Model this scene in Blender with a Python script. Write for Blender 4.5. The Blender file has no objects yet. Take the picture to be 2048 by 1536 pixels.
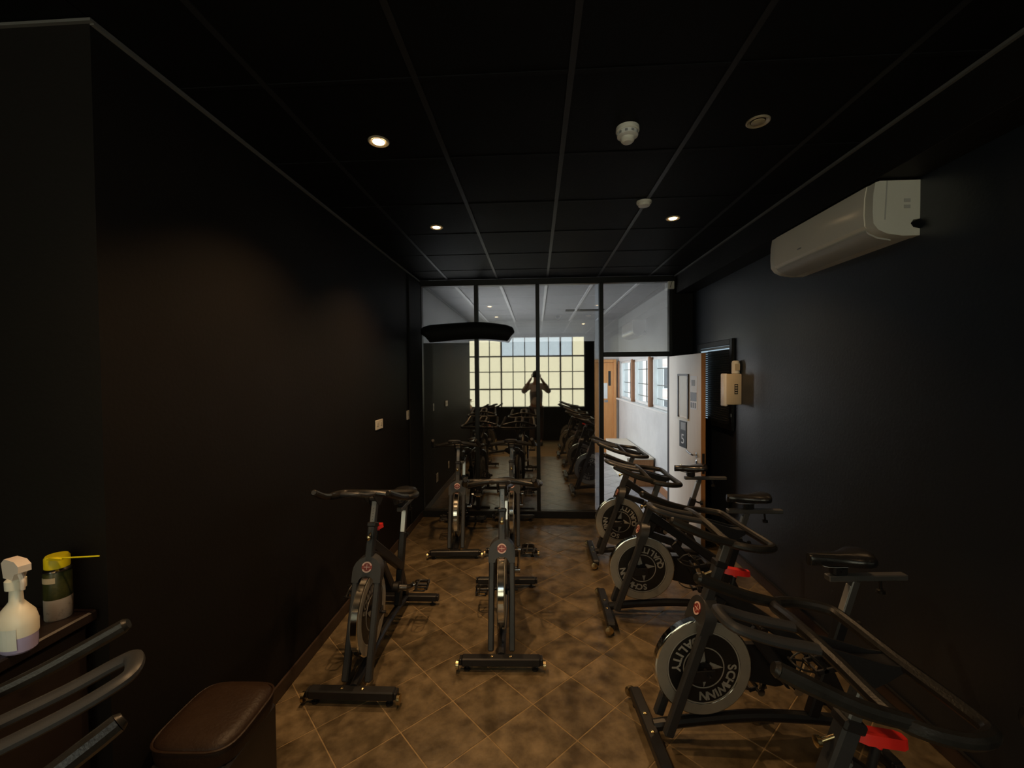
import bpy, bmesh, math, random
from mathutils import Vector, Matrix
random.seed(7)
sc = bpy.context.scene
COL = sc.collection
PI = math.pi
R = math.radians

# ------------------------------------------------------------------ camera
YAW, PITCH, ROLL = R(3.206), R(1.371), R(0.5)
CAM_H = 1.74
fwd = Vector((-math.sin(YAW)*math.cos(PITCH), math.cos(YAW)*math.cos(PITCH), -math.sin(PITCH)))
rt = Vector((math.cos(YAW), math.sin(YAW), 0)); up = rt.cross(fwd)
cr = math.cos(ROLL)*rt - math.sin(ROLL)*up; cu = math.sin(ROLL)*rt + math.cos(ROLL)*up
cam = bpy.data.cameras.new('camera'); camo = bpy.data.objects.new('camera', cam); COL.objects.link(camo)
M4 = Matrix((cr, cu, -fwd)).transposed().to_4x4(); M4.translation = (0, 0, CAM_H)
camo.matrix_world = M4
cam.sensor_width = 36; cam.lens = 860/2048*36; cam.clip_start = 0.02
sc.camera = camo

# ------------------------------------------------------------------ world, exposure, light levels
sc.view_settings.view_transform = 'Standard'; sc.view_settings.look = 'None'
sc.view_settings.gamma = 1; sc.view_settings.use_curve_mapping = False
sc.view_settings.exposure = 0.0
SKY = 2.2            # overcast sky
PANE = 2.2           # frosted factory window behind the camera
LAMP_W = 92.0        # each warm downlight
LAMP_COL = (1.0, 0.60, 0.28)
CORRIDOR = 9.0      # glow of the unseen window added to light the corridor
sc.cycles.sample_clamp_indirect = 4.0
sc.cycles.max_bounces = 8
sc.cycles.caustics_reflective = False
sc.cycles.caustics_refractive = False
w = bpy.data.worlds.new('overcast_sky'); sc.world = w; w.use_nodes = True
bg = w.node_tree.nodes['Background']; bg.inputs[0].default_value = (0.86, 0.93, 1.0, 1); bg.inputs[1].default_value = SKY

# ------------------------------------------------------------------ room dimensions
XL, XR, ZC, D, YB = -1.40, 1.83, 2.87, 5.18, -1.24
YC = 1.31          # where the left wall turns into the alcove
XA = -2.6

# ------------------------------------------------------------------ helpers
def tag(o, label=None, cat=None, group=None, kind=None):
    if label: o['label'] = label
    if cat: o['category'] = cat
    if group: o['group'] = group
    if kind: o['kind'] = kind
    return o
def empty(name, loc, rz=0, label=None, cat=None, group=None):
    o = bpy.data.objects.new(name, None); COL.objects.link(o)
    o.location = loc; o.rotation_euler = (0, 0, rz); o.empty_display_size = 0.05
    return tag(o, label, cat, group)

class MB:
    def __init__(s): s.v = []; s.f = []
    def add(s, v, f):
        n = len(s.v); s.v += [tuple(p) for p in v]; s.f += [tuple(i+n for i in q) for q in f]; return s
    def box(s, c, d, rot=None, bev=0.0, seg=1):
        bm = bmesh.new(); bmesh.ops.create_cube(bm, size=1)
        for v in bm.verts: v.co = Vector((v.co.x*d[0], v.co.y*d[1], v.co.z*d[2]))
        if bev > 0: bmesh.ops.bevel(bm, geom=bm.edges[:], offset=bev, segments=seg, profile=0.5, affect='EDGES')
        m = rot if rot is not None else Matrix.Identity(3)
        if not isinstance(m, Matrix): m = Matrix.Identity(3)
        bm.verts.index_update()
        s.add([m @ v.co + Vector(c) for v in bm.verts], [[v.index for v in f.verts] for f in bm.faces]); bm.free(); return s
    def bx(s, x0, x1, y0, y1, z0, z1, bev=0.0, seg=1):
        return s.box(((x0+x1)/2, (y0+y1)/2, (z0+z1)/2), (x1-x0, y1-y0, z1-z0), None, bev, seg)
    def bar(s, a, b, wx, wz, bev=0.004, ref=(1, 0, 0)):
        """rectangular bar from a to b; wx across ref, wz across the other direction"""
        a, b = Vector(a), Vector(b); d = b-a; L = d.length; d.normalize()
        x = Vector(ref); x = (x-d*x.dot(d)).normalized(); n = d.cross(x)
        return s.box((a+b)/2, (wx, L, wz), Matrix((x, d, n)).transposed(), bev)
    def tube(s, pts, r, seg=12, closed=False, sx=1.0, sub=0, ref=None):
        pts = [Vector(p) for p in pts]
        rr = r if isinstance(r, (list, tuple)) else [r]*len(pts)
        if sub:
            n = len(pts); q = []; qr = []
            rng = n if closed else n-1
            for i in range(rng):
                p0 = pts[(i-1) % n] if closed or i > 0 else pts[0]*2-pts[1]
                p1, p2 = pts[i], pts[(i+1) % n]
                p3 = pts[(i+2) % n] if closed or i+2 < n else pts[-1]*2-pts[-2]
                for k in range(sub):
                    t = k/sub
                    q.append(0.5*((2*p1)+(p2-p0)*t+(2*p0-5*p1+4*p2-p3)*t*t+(3*p1-p0-3*p2+p3)*t**3))
                    qr.append(rr[i]*(1-t)+rr[(i+1) % n]*t)
            if not closed: q.append(pts[-1]); qr.append(rr[-1])
            pts, rr = q, qr
        n = len(pts); V = []; F = []; nx = None
        for i, p in enumerate(pts):
            if closed: t = pts[(i+1) % n]-pts[i-1]
            else: t = pts[min(i+1, n-1)]-pts[max(i-1, 0)]
            t.normalize()
            if nx is None:
                a = Vector(ref) if ref else (Vector((0, 0, 1)) if abs(t.z) < .9 else Vector((1, 0, 0)))
                nx = (a-t*a.dot(t)).normalized()
            else: nx = (nx-t*nx.dot(t)).normalized()
            ny = t.cross(nx)
            for k in range(seg):
                an = 2*PI*k/seg
                V.append(p+nx*math.cos(an)*rr[i]*sx+ny*math.sin(an)*rr[i])
        m = n if closed else n-1
        for i in range(m):
            for k in range(seg):
                F.append((i*seg+k, i*seg+(k+1) % seg, ((i+1) % n)*seg+(k+1) % seg, ((i+1) % n)*seg+k))
        if not closed: F += [tuple(range(seg))[::-1], tuple((n-1)*seg+k for k in range(seg))]
        return s.add(V, F)
    def cyl(s, a, b, r, r2=None, seg=16): return s.tube([a, b], [r, r if r2 is None else r2], seg)
    def lathe(s, prof, o=(0, 0, 0), ax='z', seg=24, sx=1.0, sy=1.0):
        V = []; F = []; n = len(prof)
        for (r, h) in prof:
            for k in range(seg):
                a = 2*PI*k/seg; x, y = r*math.cos(a)*sx, r*math.sin(a)*sy
                p = (x, y, h) if ax == 'z' else ((h, x, y) if ax == 'x' else (x, h, y))
                V.append(Vector(p)+Vector(o))
        for i in range(n-1):
            for k in range(seg): F.append((i*seg+k, i*seg+(k+1) % seg, (i+1)*seg+(k+1) % seg, (i+1)*seg+k))
        F += [tuple(range(seg))[::-1], tuple((n-1)*seg+k for k in range(seg))]
        return s.add(V, F)
    def prism(s, poly, f0, f1):
        """poly: 2-D outline; f0, f1 map (a, b) to the 3-D points of the two caps"""
        n = len(poly); V = [f0(*p) for p in poly]+[f1(*p) for p in poly]
        F = [tuple(range(n))[::-1], tuple(range(n, 2*n))]+[(i, (i+1) % n, n+(i+1) % n, n+i) for i in range(n)]
        return s.add(V, F)
    def ring(s, r0, r1, x, t, seg=48, a0=0, a1=2*PI, o=(0, 0)):
        """flat annulus in the local y-z plane at lateral x, thickness t"""
        n = seg; V = []; F = []
        full = abs(a1-a0-2*PI) < 1e-6; m = n if full else n+1
        for i in range(m):
            a = a0+(a1-a0)*i/n; c, q = math.cos(a), math.sin(a)
            for (r, xx) in ((r0, x), (r1, x), (r1, x+t), (r0, x+t)): V.append((xx, o[0]+r*c, o[1]+r*q))
        for i in range(n):
            j = (i+1) % m
            for k in range(4): F.append((i*4+k, i*4+(k+1) % 4, j*4+(k+1) % 4, j*4+k))
        return s.add(V, F)
    def mesh(s, name, mat, smooth=35):
        me = bpy.data.meshes.new(name); me.from_pydata(s.v, [], s.f); me.validate()
        bm = bmesh.new(); bm.from_mesh(me); bmesh.ops.recalc_face_normals(bm, faces=bm.faces[:]); bm.to_mesh(me); bm.free()
        if mat: me.materials.append(mat)
        if smooth:
            for p in me.polygons: p.use_smooth = True
            me.set_sharp_from_angle(angle=R(smooth))
        return me
    def build(s, name, mat, parent=None, smooth=35):
        return link(name, s.mesh(name, mat, smooth), parent)
def link(name, me, parent=None):
    o = bpy.data.objects.new(name, me); COL.objects.link(o); o.parent = parent; return o
def struct(name, mb, mat, parent=None, smooth=0):
    o = mb.build(name, mat, parent, smooth)
    if parent is None: o['kind'] = 'structure'
    return o

_gl = {}
def glyphs(text, size, bold=0.0):
    key = (text, size, bold)
    if key not in _gl:
        cu_ = bpy.data.curves.new('type', 'FONT'); cu_.body = text; cu_.size = size; cu_.align_x = 'CENTER'; cu_.align_y = 'CENTER'
        cu_.offset = bold; cu_.resolution_u = 3
        ob = bpy.data.objects.new('type', cu_); COL.objects.link(ob)
        me = bpy.data.meshes.new_from_object(ob.evaluated_get(bpy.context.evaluated_depsgraph_get()))
        _gl[key] = ([v.co.copy() for v in me.vertices], [tuple(p.vertices) for p in me.polygons])
        bpy.data.objects.remove(ob); bpy.data.curves.remove(cu_); bpy.data.meshes.remove(me)
    return _gl[key]

# ------------------------------------------------------------------ materials
def mat(name, col, rough=0.5, metal=0.0, spec=0.5, noise=None, bump=None, emit=None, rnd=0.0, coat=0.0, stretch=None):
    m = bpy.data.materials.new(name); m.use_nodes = True; nt = m.node_tree; b = nt.nodes['Principled BSDF']
    b.inputs['Roughness'].default_value = rough; b.inputs['Metallic'].default_value = metal
    b.inputs['Specular IOR Level'].default_value = spec; b.inputs['Coat Weight'].default_value = coat
    c4 = (*col, 1); b.inputs['Base Color'].default_value = c4
    if noise or bump or rnd:
        tc = nt.nodes.new('ShaderNodeTexCoord'); vec = tc.outputs['Object']
        if stretch:
            mp = nt.nodes.new('ShaderNodeMapping'); mp.inputs['Scale'].default_value = stretch
            nt.links.new(vec, mp.inputs['Vector']); vec = mp.outputs['Vector']
        if rnd:
            oi = nt.nodes.new('ShaderNodeObjectInfo'); ad = nt.nodes.new('ShaderNodeVectorMath'); ad.operation = 'ADD'
            mu = nt.nodes.new('ShaderNodeVectorMath'); mu.operation = 'SCALE'; mu.inputs[0].default_value = (17, 31, 47)
            nt.links.new(oi.outputs['Random'], mu.inputs['Scale'])
            nt.links.new(vec, ad.inputs[0]); nt.links.new(mu.outputs[0], ad.inputs[1]); vec = ad.outputs[0]
    if noise:
        scale, c2, lo, hi = noise
        nz = nt.nodes.new('ShaderNodeTexNoise'); nz.inputs['Scale'].default_value = scale; nz.inputs['Detail'].default_value = 6; nz.inputs['Roughness'].default_value = .62
        nt.links.new(vec, nz.inputs['Vector'])
        rp = nt.nodes.new('ShaderNodeValToRGB'); rp.color_ramp.elements[0].position = lo; rp.color_ramp.elements[1].position = hi
        rp.color_ramp.elements[0].color = c4; rp.color_ramp.elements[1].color = (*c2, 1)
        nt.links.new(nz.outputs['Fac'], rp.inputs['Fac']); out = rp.outputs['Color']
        if rnd:
            hs = nt.nodes.new('ShaderNodeHueSaturation'); ma = nt.nodes.new('ShaderNodeMath'); ma.operation = 'MULTIPLY_ADD'
            ma.inputs[1].default_value = 2*rnd; ma.inputs[2].default_value = 1-rnd
            nt.links.new(oi.outputs['Random'], ma.inputs[0]); nt.links.new(ma.outputs[0], hs.inputs['Value'])
            nt.links.new(out, hs.inputs['Color']); out = hs.outputs['Color']
        nt.links.new(out, b.inputs['Base Color'])
    if bump:
        bs, st = bump
        nb = nt.nodes.new('ShaderNodeTexNoise'); nb.inputs['Scale'].default_value = bs; nb.inputs['Detail'].default_value = 4
        nt.links.new(vec, nb.inputs['Vector']); bp = nt.nodes.new('ShaderNodeBump'); bp.inputs['Strength'].default_value = st; bp.inputs['Distance'].default_value = 0.01
        nt.links.new(nb.outputs['Fac'], bp.inputs['Height']); nt.links.new(bp.outputs['Normal'], b.inputs['Normal'])
    if emit:
        b.inputs['Emission Color'].default_value = (*emit[0], 1); b.inputs['Emission Strength'].default_value = emit[1]
    return m

Mt = {}
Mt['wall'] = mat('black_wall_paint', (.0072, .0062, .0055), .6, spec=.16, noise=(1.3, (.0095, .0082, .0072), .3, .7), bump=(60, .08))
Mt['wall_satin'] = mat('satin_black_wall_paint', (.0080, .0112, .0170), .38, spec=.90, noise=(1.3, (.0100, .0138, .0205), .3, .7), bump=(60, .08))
Mt['pilaster'] = mat('matt_black_board', (.008, .008, .008), .7, spec=.2, bump=(40, .05))
Mt['ceiling'] = mat('black_ceiling_tile', (.004, .004, .0044), .6, spec=.08, bump=(90, .10), noise=(3, (.006, .006, .006), .3, .7))
Mt['grid'] = mat('grey_ceiling_grid', (.014, .014, .015), .45, spec=.3, bump=(50, .03))
Mt['grid_dark'] = mat('dark_ceiling_grid', (.0055, .0055, .006), .6, spec=.1, bump=(50, .03))
Mt['trim'] = mat('grey_edge_trim', (.12, .117, .114), .45, bump=(50, .03))
Mt['frame'] = mat('black_frame_paint', (.006, .006, .006), .45, spec=.35, bump=(40, .03))
Mt['skirting'] = mat('dark_brown_skirting', (.03, .018, .013), .4, noise=(9, (.045, .028, .02), .3, .7))
Mt['tile'] = mat('brown_slate_tile', (.062, .044, .0235), .30, spec=.5, noise=(9, (.208, .156, .090), .34, .74), bump=(16, .3), rnd=.14)
Mt['grout'] = mat('tan_grout', (.30, .215, .115), .85, spec=.2, noise=(30, (.22, .155, .08), .3, .7))
Mt['tile_grey'] = mat('pale_grey_tile', (.30, .31, .33), .35, noise=(6, (.42, .43, .45), .3, .7), rnd=.06, bump=(20, .1))
Mt['grout_grey'] = mat('dark_grout', (.11, .11, .12), .8, noise=(30, (.15, .15, .16), .3, .7))
Mt['white_wall'] = mat('white_corridor_paint', (.655, .652, .64), .6, noise=(2.2, (.54, .538, .53), .35, .75), bump=(50, .05))
Mt['white_ceiling'] = mat('white_ceiling_paint', (.52, .52, .53), .7, noise=(2, (.48, .48, .49), .3, .7))
Mt['cream'] = mat('cream_laminate', (.72, .66, .54), .4, noise=(4, (.78, .73, .62), .3, .7))
Mt['white_paint'] = mat('white_gloss_paint', (.75, .74, .72), .35, noise=(8, (.8, .8, .78), .3, .7))
Mt['wood'] = mat('brown_varnished_wood', (.26, .115, .05), .4, noise=(6, (.36, .17, .08), .3, .7), stretch=(6, 6, .7))
Mt['orange_wood'] = mat('orange_varnished_door', (.58, .26, .085), .38, noise=(5, (.68, .33, .12), .3, .7), stretch=(8, 8, .6))
Mt['door'] = mat('pale_door_laminate', (.84, .77, .68), .5, noise=(5, (.88, .82, .73), .3, .7), stretch=(3, 3, .5))
Mt['edge_wood'] = mat('raw_wood_edge', (.33, .15, .055), .5, noise=(7, (.42, .21, .08), .3, .7), stretch=(6, 6, .5))
Mt['plastic_white'] = mat('off_white_plastic', (.66, .64, .56), .38, spec=.5, noise=(3, (.70, .68, .61), .3, .7))
Mt['ac_gloss'] = mat('off_white_gloss_panel', (.86, .79, .68), .2, spec=.5, noise=(3, (.80, .75, .66), .3, .7))
Mt['ac_grey'] = mat('grey_louvre_plastic', (.42, .41, .38), .4, noise=(3, (.46, .45, .42), .3, .7))
Mt['beige'] = mat('beige_plastic', (.52, .44, .31), .45, noise=(5, (.56, .48, .35), .3, .7))
Mt['black'] = mat('black_plastic', (.012, .012, .012), .4, noise=(8, (.016, .016, .016), .3, .7))
Mt['print_white'] = mat('white_print', (.7, .7, .68), .5, noise=(20, (.75, .75, .73), .3, .7))
Mt['poster'] = mat('white_poster_paper', (.88, .88, .88), .5, noise=(20, (.84, .84, .85), .3, .7))
Mt['print_grey'] = mat('grey_print', (.25, .25, .25), .5, noise=(20, (.3, .3, .3), .3, .7))
# bikes
Mt['bike'] = mat('charcoal_powder_coat', (.012, .012, .0135), .38, spec=.42, bump=(300, .05), noise=(20, (.016, .016, .0175), .3, .7))
Mt['bike_grey'] = mat('graphite_powder_coat', (.030, .031, .034), .42, spec=.42, bump=(300, .05), noise=(20, (.036, .037, .040), .3, .7))
Mt['rubber'] = mat('black_rubber', (.008, .0075, .007), .36, spec=.42, bump=(200, .1), noise=(30, (.018, .017, .016), .3, .7))
Mt['saddle'] = mat('black_saddle_vinyl', (.012, .012, .013), .22, spec=.5, noise=(20, (.016, .016, .017), .3, .7))
Mt['alu'] = mat('white_scale_aluminium', (.86, .86, .84), .36, metal=.85, noise=(12, (.8, .8, .78), .3, .7))
Mt['postm'] = mat('brushed_grey_steel', (.20, .20, .20), .38, metal=.7, noise=(12, (.17, .17, .17), .3, .7))
Mt['steel'] = mat('polished_flywheel_steel', (.80, .79, .74), .11, metal=1.0, noise=(14, (.70, .69, .64), .3, .7))
Mt['rimface'] = mat('satin_flywheel_rim', (.46, .45, .40), .30, metal=.45, noise=(9, (.38, .37, .33), .3, .7))
Mt['brass'] = mat('brassy_plated_bolt', (.60, .47, .26), .25, metal=1.0, noise=(14, (.5, .4, .22), .3, .7))
Mt['chrome'] = mat('chrome', (.7, .7, .7), .15, metal=1.0, noise=(14, (.62, .62, .62), .3, .7))
Mt['disc'] = mat('black_flywheel_face', (.010, .010, .010), .4, noise=(12, (.015, .015, .014), .3, .7))
Mt['letter'] = mat('silver_flywheel_print', (.50, .49, .45), .45, metal=.2, noise=(25, (.4, .39, .36), .3, .7))
Mt['red'] = mat('red_plastic', (.75, .02, .015), .4, noise=(9, (.8, .03, .02), .3, .7))
Mt['badge_red'] = mat('dark_red_badge', (.22, .03, .025), .4, noise=(30, (.27, .045, .035), .3, .7))
Mt['badge_pink'] = mat('pale_badge_print', (.72, .50, .46), .5, noise=(30, (.76, .55, .5), .3, .7))
# other
Mt['leather'] = mat('dark_brown_leather', (.019, .010, .006), .45, bump=(70, .2), spec=.22, noise=(10, (.027, .015, .009), .3, .7))
Mt['cabinet'] = mat('dark_stained_wood', (.011, .007, .006), .4, noise=(6, (.016, .010, .009), .3, .7), stretch=(1, 6, 6))
Mt['bottle'] = mat('milky_bottle_plastic', (.70, .68, .58), .35, noise=(4, (.74, .72, .63), .3, .7))
Mt['liquid'] = mat('purple_cleaner', (.36, .32, .55), .3, noise=(4, (.42, .38, .6), .3, .7))
Mt['trigger'] = mat('pale_trigger_plastic', (.70, .62, .55), .4, noise=(4, (.74, .66, .6), .3, .7))
Mt['label_white'] = mat('white_paper_label', (.66, .70, .68), .6, noise=(12, (.6, .64, .62), .3, .7))
Mt['yellow'] = mat('yellow_cap', (.80, .70, .01), .4, noise=(9, (.84, .74, .02), .3, .7))
Mt['can_green'] = mat('dark_green_can', (.03, .04, .012), .35, noise=(25, (.09, .09, .03), .45, .7))
Mt['can_pale'] = mat('pale_can_label', (.50, .46, .42), .45, noise=(60, (.30, .26, .24), .55, .7))
Mt['brick'] = mat('pink_brick', (.74, .58, .52), .8, noise=(4, (.8, .66, .6), .3, .7))
Mt['hoodie'] = mat('pale_grey_hoodie', (.68, .66, .70), .85, noise=(15, (.74, .72, .76), .3, .7), bump=(80, .2))
Mt['trousers'] = mat('dark_plum_trousers', (.055, .042, .05), .8, noise=(15, (.07, .055, .062), .3, .7))
Mt['skin'] = mat('skin', (.48, .30, .22), .5, noise=(10, (.54, .34, .26), .3, .7))
Mt['hair'] = mat('dark_brown_hair', (.03, .02, .014), .5, noise=(60, (.05, .034, .024), .3, .7))
Mt['bar_steel'] = mat('steel_window_bar', (.16, .15, .11), .5, noise=(9, (.2, .19, .14), .3, .7))
Mt['slat'] = mat('grey_blind_slat', (.10, .11, .12), .3, noise=(9, (.12, .13, .14), .3, .7))
Mt['teal'] = mat('teal_plastic', (.03, .25, .34), .4, noise=(9, (.04, .3, .4), .3, .7))

def film():
    m = bpy.data.materials.new('mirror_film_glass'); m.use_nodes = True; nt = m.node_tree; nt.nodes.clear()
    o = nt.nodes.new('ShaderNodeOutputMaterial'); g = nt.nodes.new('ShaderNodeBsdfGlossy'); t = nt.nodes.new('ShaderNodeBsdfTransparent')
    a = nt.nodes.new('ShaderNodeAddShader'); a2 = nt.nodes.new('ShaderNodeAddShader'); d = nt.nodes.new('ShaderNodeBsdfDiffuse')
    nz = nt.nodes.new('ShaderNodeTexNoise'); nz.inputs['Scale'].default_value = 1.2; nz.inputs['Detail'].default_value = 3
    tc = nt.nodes.new('ShaderNodeTexCoord'); mp = nt.nodes.new('ShaderNodeMapping'); mp.inputs['Scale'].default_value = (4, 1, .4)
    rp = nt.nodes.new('ShaderNodeValToRGB'); rp.color_ramp.elements[0].color = (.004, .004, .004, 1); rp.color_ramp.elements[1].color = (.012, .012, .0125, 1)
    nt.links.new(tc.outputs['Object'], mp.inputs['Vector']); nt.links.new(mp.outputs[0], nz.inputs['Vector']); nt.links.new(nz.outputs['Fac'], rp.inputs['Fac']); nt.links.new(rp.outputs[0], d.inputs['Color'])
    g.inputs['Color'].default_value = (.255, .255, .25, 1); g.inputs['Roughness'].default_value = .02
    t.inputs['Color'].default_value = (.55, .55, .545, 1)
    nt.links.new(g.outputs[0], a.inputs[0]); nt.links.new(t.outputs[0], a.inputs[1]); nt.links.new(a.outputs[0], a2.inputs[0]); nt.links.new(d.outputs[0], a2.inputs[1]); nt.links.new(a2.outputs[0], o.inputs[0]); return m
def clear(nm='clear_glass', tr=(.86, .9, .9, 1)):
    m = bpy.data.materials.new(nm); m.use_nodes = True; nt = m.node_tree; nt.nodes.clear()
    o = nt.nodes.new('ShaderNodeOutputMaterial'); g = nt.nodes.new('ShaderNodeBsdfGlossy'); t = nt.nodes.new('ShaderNodeBsdfTransparent')
    a = nt.nodes.new('ShaderNodeAddShader'); g.inputs['Color'].default_value = (.05, .05, .05, 1); g.inputs['Roughness'].default_value = .02; t.inputs['Color'].default_value = tr
    nt.links.new(g.outputs[0], a.inputs[0]); nt.links.new(t.outputs[0], a.inputs[1]); nt.links.new(a.outputs[0], o.inputs[0]); return m
Mt['film'] = film(); Mt['clear'] = clear(); Mt['smoke'] = clear('smoked_glass', (.62, .64, .65, 1))
Mt['frost'] = mat('frosted_yellow_pane', (.3, .28, .18), .5, emit=((1.0, .95, .66), PANE), noise=(9, (.34, .32, .2), .3, .7))
Mt['blue_pane'] = mat('dim_daylight_pane', (.2, .25, .28), .5, emit=((.62, .84, 1.0), .55), noise=(9, (.2, .25, .28), .3, .7))
Mt['lamp_glow'] = mat('lamp_glow', (.8, .7, .5), .5, emit=((1.0, .68, .34), 14), noise=(9, (.8, .7, .5), .3, .7))
Mt['lamp_off'] = mat('unlit_lamp', (.30, .24, .14), .3, noise=(30, (.5, .42, .28), .3, .7))
Mt['lamp_ring'] = mat('lamp_ring', (.45, .38, .26), .35, metal=.4, noise=(9, (.5, .42, .3), .3, .7))
Mt['added_glow'] = mat('added_glow_pane', (.5, .5, .5), .5, emit=((.93, .97, 1.0), CORRIDOR), noise=(9, (.5, .5, .5), .3, .7))  # emissive panes of the added corridor window

# ------------------------------------------------------------------ the room shell
fl = struct('floor', MB().bx(XA-.15, XR+.15, YB-.15, D+.06, -.12, -.0018), Mt['grout'])
flc = struct('floor_corridor', MB().bx(-1.6, 1.98, D+.06, 9.7, -.12, -.0018), Mt['grout_grey'])
def clip(poly, x0, x1, y0, y1):
    for (ax, lim, sg) in ((0, x0, 1), (0, x1, -1), (1, y0, 1), (1, y1, -1)):
        out = []
        for i in range(len(poly)):
            p, q = poly[i-1], poly[i]
            dp, dq = sg*(p[ax]-lim), sg*(q[ax]-lim)
            if dp >= 0 and dq >= 0: out.append(q)
            elif dp >= 0 or dq >= 0:
                t = dp/(dp-dq); x = (p[0]+(q[0]-p[0])*t, p[1]+(q[1]-p[1])*t)
                out.append(x)
                if dq >= 0: out.append(q)
        poly = out
        if len(poly) < 3: return []
    return poly
TS = .302; GR = .006
_tm = {}
def tiles(parent, m, x0, x1, y0, y1, org=(-.244, 2.014), ang=R(44.5)):
    ex = Vector((math.cos(ang), math.sin(ang))); ey = Vector((-ex.y, ex.x)); n = 0
    for i in range(-30, 40):
        for j in range(-30, 40):
            c = Vector(org)+ex*(i+.5)*TS+ey*(j+.5)*TS
            h = (TS-GR)/2
            sq = [c-ex*h-ey*h, c+ex*h-ey*h, c+ex*h+ey*h, c-ex*h+ey*h]
            pl = clip([tuple(p) for p in sq], x0, x1, y0, y1)
            if not pl: continue
            area = abs(sum(pl[k-1][0]*pl[k][1]-pl[k][0]*pl[k-1][1] for k in range(len(pl))))/2
            if area < .004: continue
            if area > .999*(2*h)**2:
                if m.name not in _tm:
                    _tm[m.name] = MB().box((0, 0, -.001), (2*h, 2*h, .002), None, .0008).mesh('tile', m, 0)
                o = link('tile', _tm[m.name], parent); o.location = (c.x, c.y, 0); o.rotation_euler.z = ang
            else:
                pl = [(x-c.x, y-c.y) for x, y in pl]
                o = MB().prism(pl, lambda a, b: (a, b, -.002), lambda a, b: (a, b, 0)).build('tile', m, parent, 0)
                o.location = (c.x, c.y, 0)
            n += 1
    return n
nt_ = tiles(fl, Mt['tile'], XL+.014, XR-.014, 1.15, D-.045)
nt_ += tiles(flc, Mt['tile_grey'], .72, 1.785, D+.065, 9.48)
print('tiles', nt_)

# walls
struct('wall_left', MB().bx(XL-.15, XL, YC, D+.06, 0, ZC+.1), Mt['wall'])
struct('wall_alcove', MB().bx(XA-.15, XL-.15, YC, YC+.15, 0, ZC+.1), Mt['wall'])
struct('wall_alcove_side', MB().bx(XA-.15, XA, YB-.15, YC, 0, ZC+.1), Mt['wall'])
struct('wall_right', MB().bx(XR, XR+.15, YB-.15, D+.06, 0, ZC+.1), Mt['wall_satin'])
struct('wall_front', MB().bx(1.60, XR, D-.04, D+.06, 0, ZC), Mt['wall'])
struct('trim_1', MB().bx(XL, XL+.018, 4.66, D-.045, .09, ZC-.03, .002), Mt['pilaster'])
struct('trim_2', MB().bx(1.63, XR, YB, D-.04, 2.655, ZC, .002), Mt['wall'])           # boxed bulkhead along the right wall
struct('baseboard_left', MB().bx(XL, XL+.013, YC, D-.045, 0, .085, .003), Mt['skirting'])
struct('baseboard_right', MB().bx(XR-.013, XR, YB, D-.04, 0, .085, .003), Mt['skirting'])
struct('trim_3', MB().bx(XR-.016, XR-.0005, YB, D-.04, .085, .091), Mt['grid'])
struct('trim_4', MB().bx(XL, XL+.014, YC, D-.05, ZC-.016, ZC-.003), Mt['trim'])
struct('trim_5', MB().bx(XA, XL+.014, YC-.012, YC, ZC-.012, ZC-.003), Mt['trim'])
struct('trim_6', MB().bx(1.614, 1.629, YB, D-.05, ZC-.016, ZC-.003), Mt['trim'])
# back wall around the factory window
WX0, PW, NC = -1.90, .32, 10; WZ = [.90, 1.38, 1.85, 2.27, 2.79]; WX1 = WX0+PW*NC
wb = MB().bx(XA, WX0, YB-.15, YB, 0, ZC+.1).bx(WX1, XR, YB-.15, YB, 0, ZC+.1).bx(WX0, WX1, YB-.15, YB, 0, WZ[0]).bx(WX0, WX1, YB-.15, YB, WZ[-1], ZC+.1)
struct('wall_back', wb, Mt['wall'])
win = empty('window_1', (0, YB-.06, 0)); win['kind'] = 'structure'
for i in range(NC+1):
    r = .022 if i in (3, 8) else .012
    MB().bx(WX0+i*PW-r, WX0+i*PW+r, -.02, .02, WZ[0], WZ[-1]).build('window_bar', Mt['bar_steel'], win, 0)
for k, z in enumerate(WZ):
    r = .02 if k in (1, 3) else .012
    MB().bx(WX0, WX1, -.021, .021, z-r, z+r).build('window_bar', Mt['bar_steel'], win, 0)
pf = MB().box((0, 0, 0), (PW-.02, .006, 1)).mesh('pane', Mt['frost'], 0); pc = MB().box((0, 0, 0), (PW-.02, .006, 1)).mesh('pane', Mt['clear'], 0)
for i in range(NC):
    for k in range(4):
        o = link('pane', pc if (k == 3 and 3 <= i <= 8) else pf, win)
        o.location = (WX0+(i+.5)*PW, 0, (WZ[k]+WZ[k+1])/2); o.scale = (1, 1, WZ[k+1]-WZ[k]-.02)

# ceiling: slab, recessed tiles, grid
ce = struct('ceiling', MB().bx(XA-.15, XR+.15, YB-.15, D+.06, ZC+.02, ZC+.12), Mt['ceiling'])
GX = [XL, -1.045, -.452, .141, .734, 1.327, 1.63]; GY = [YB, -.75, -.15, .45, 1.05, 1.65, 2.26, 2.87, 3.47, 4.08, 4.69, D-.04]
for i in range(len(GX)-1):
    for j in range(len(GY)-1):
        MB().bx(GX[i]+.0006, GX[i+1]-.0006, GY[j]+.0006, GY[j+1]-.0006, ZC+.002, ZC+.02, .002).build('ceiling_panel', Mt['ceiling'], ce, 0)
MB().bx(XA, XL-.004, YB, YC, ZC+.002, ZC+.02, .002).build('ceiling_panel', Mt['ceiling'], ce, 0)
for x in GX[1:-1]: MB().bx(x-.012, x+.012, YB, D-.04, ZC-.003, ZC+.004).build('grid_runner', Mt['grid'], ce, 0)
for y in GY[1:-1]: MB().bx(XL, 1.63, y-.010, y+.010, ZC-.002, ZC+.003).build('grid_crossbar', Mt['grid_dark'], ce, 0)

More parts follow.
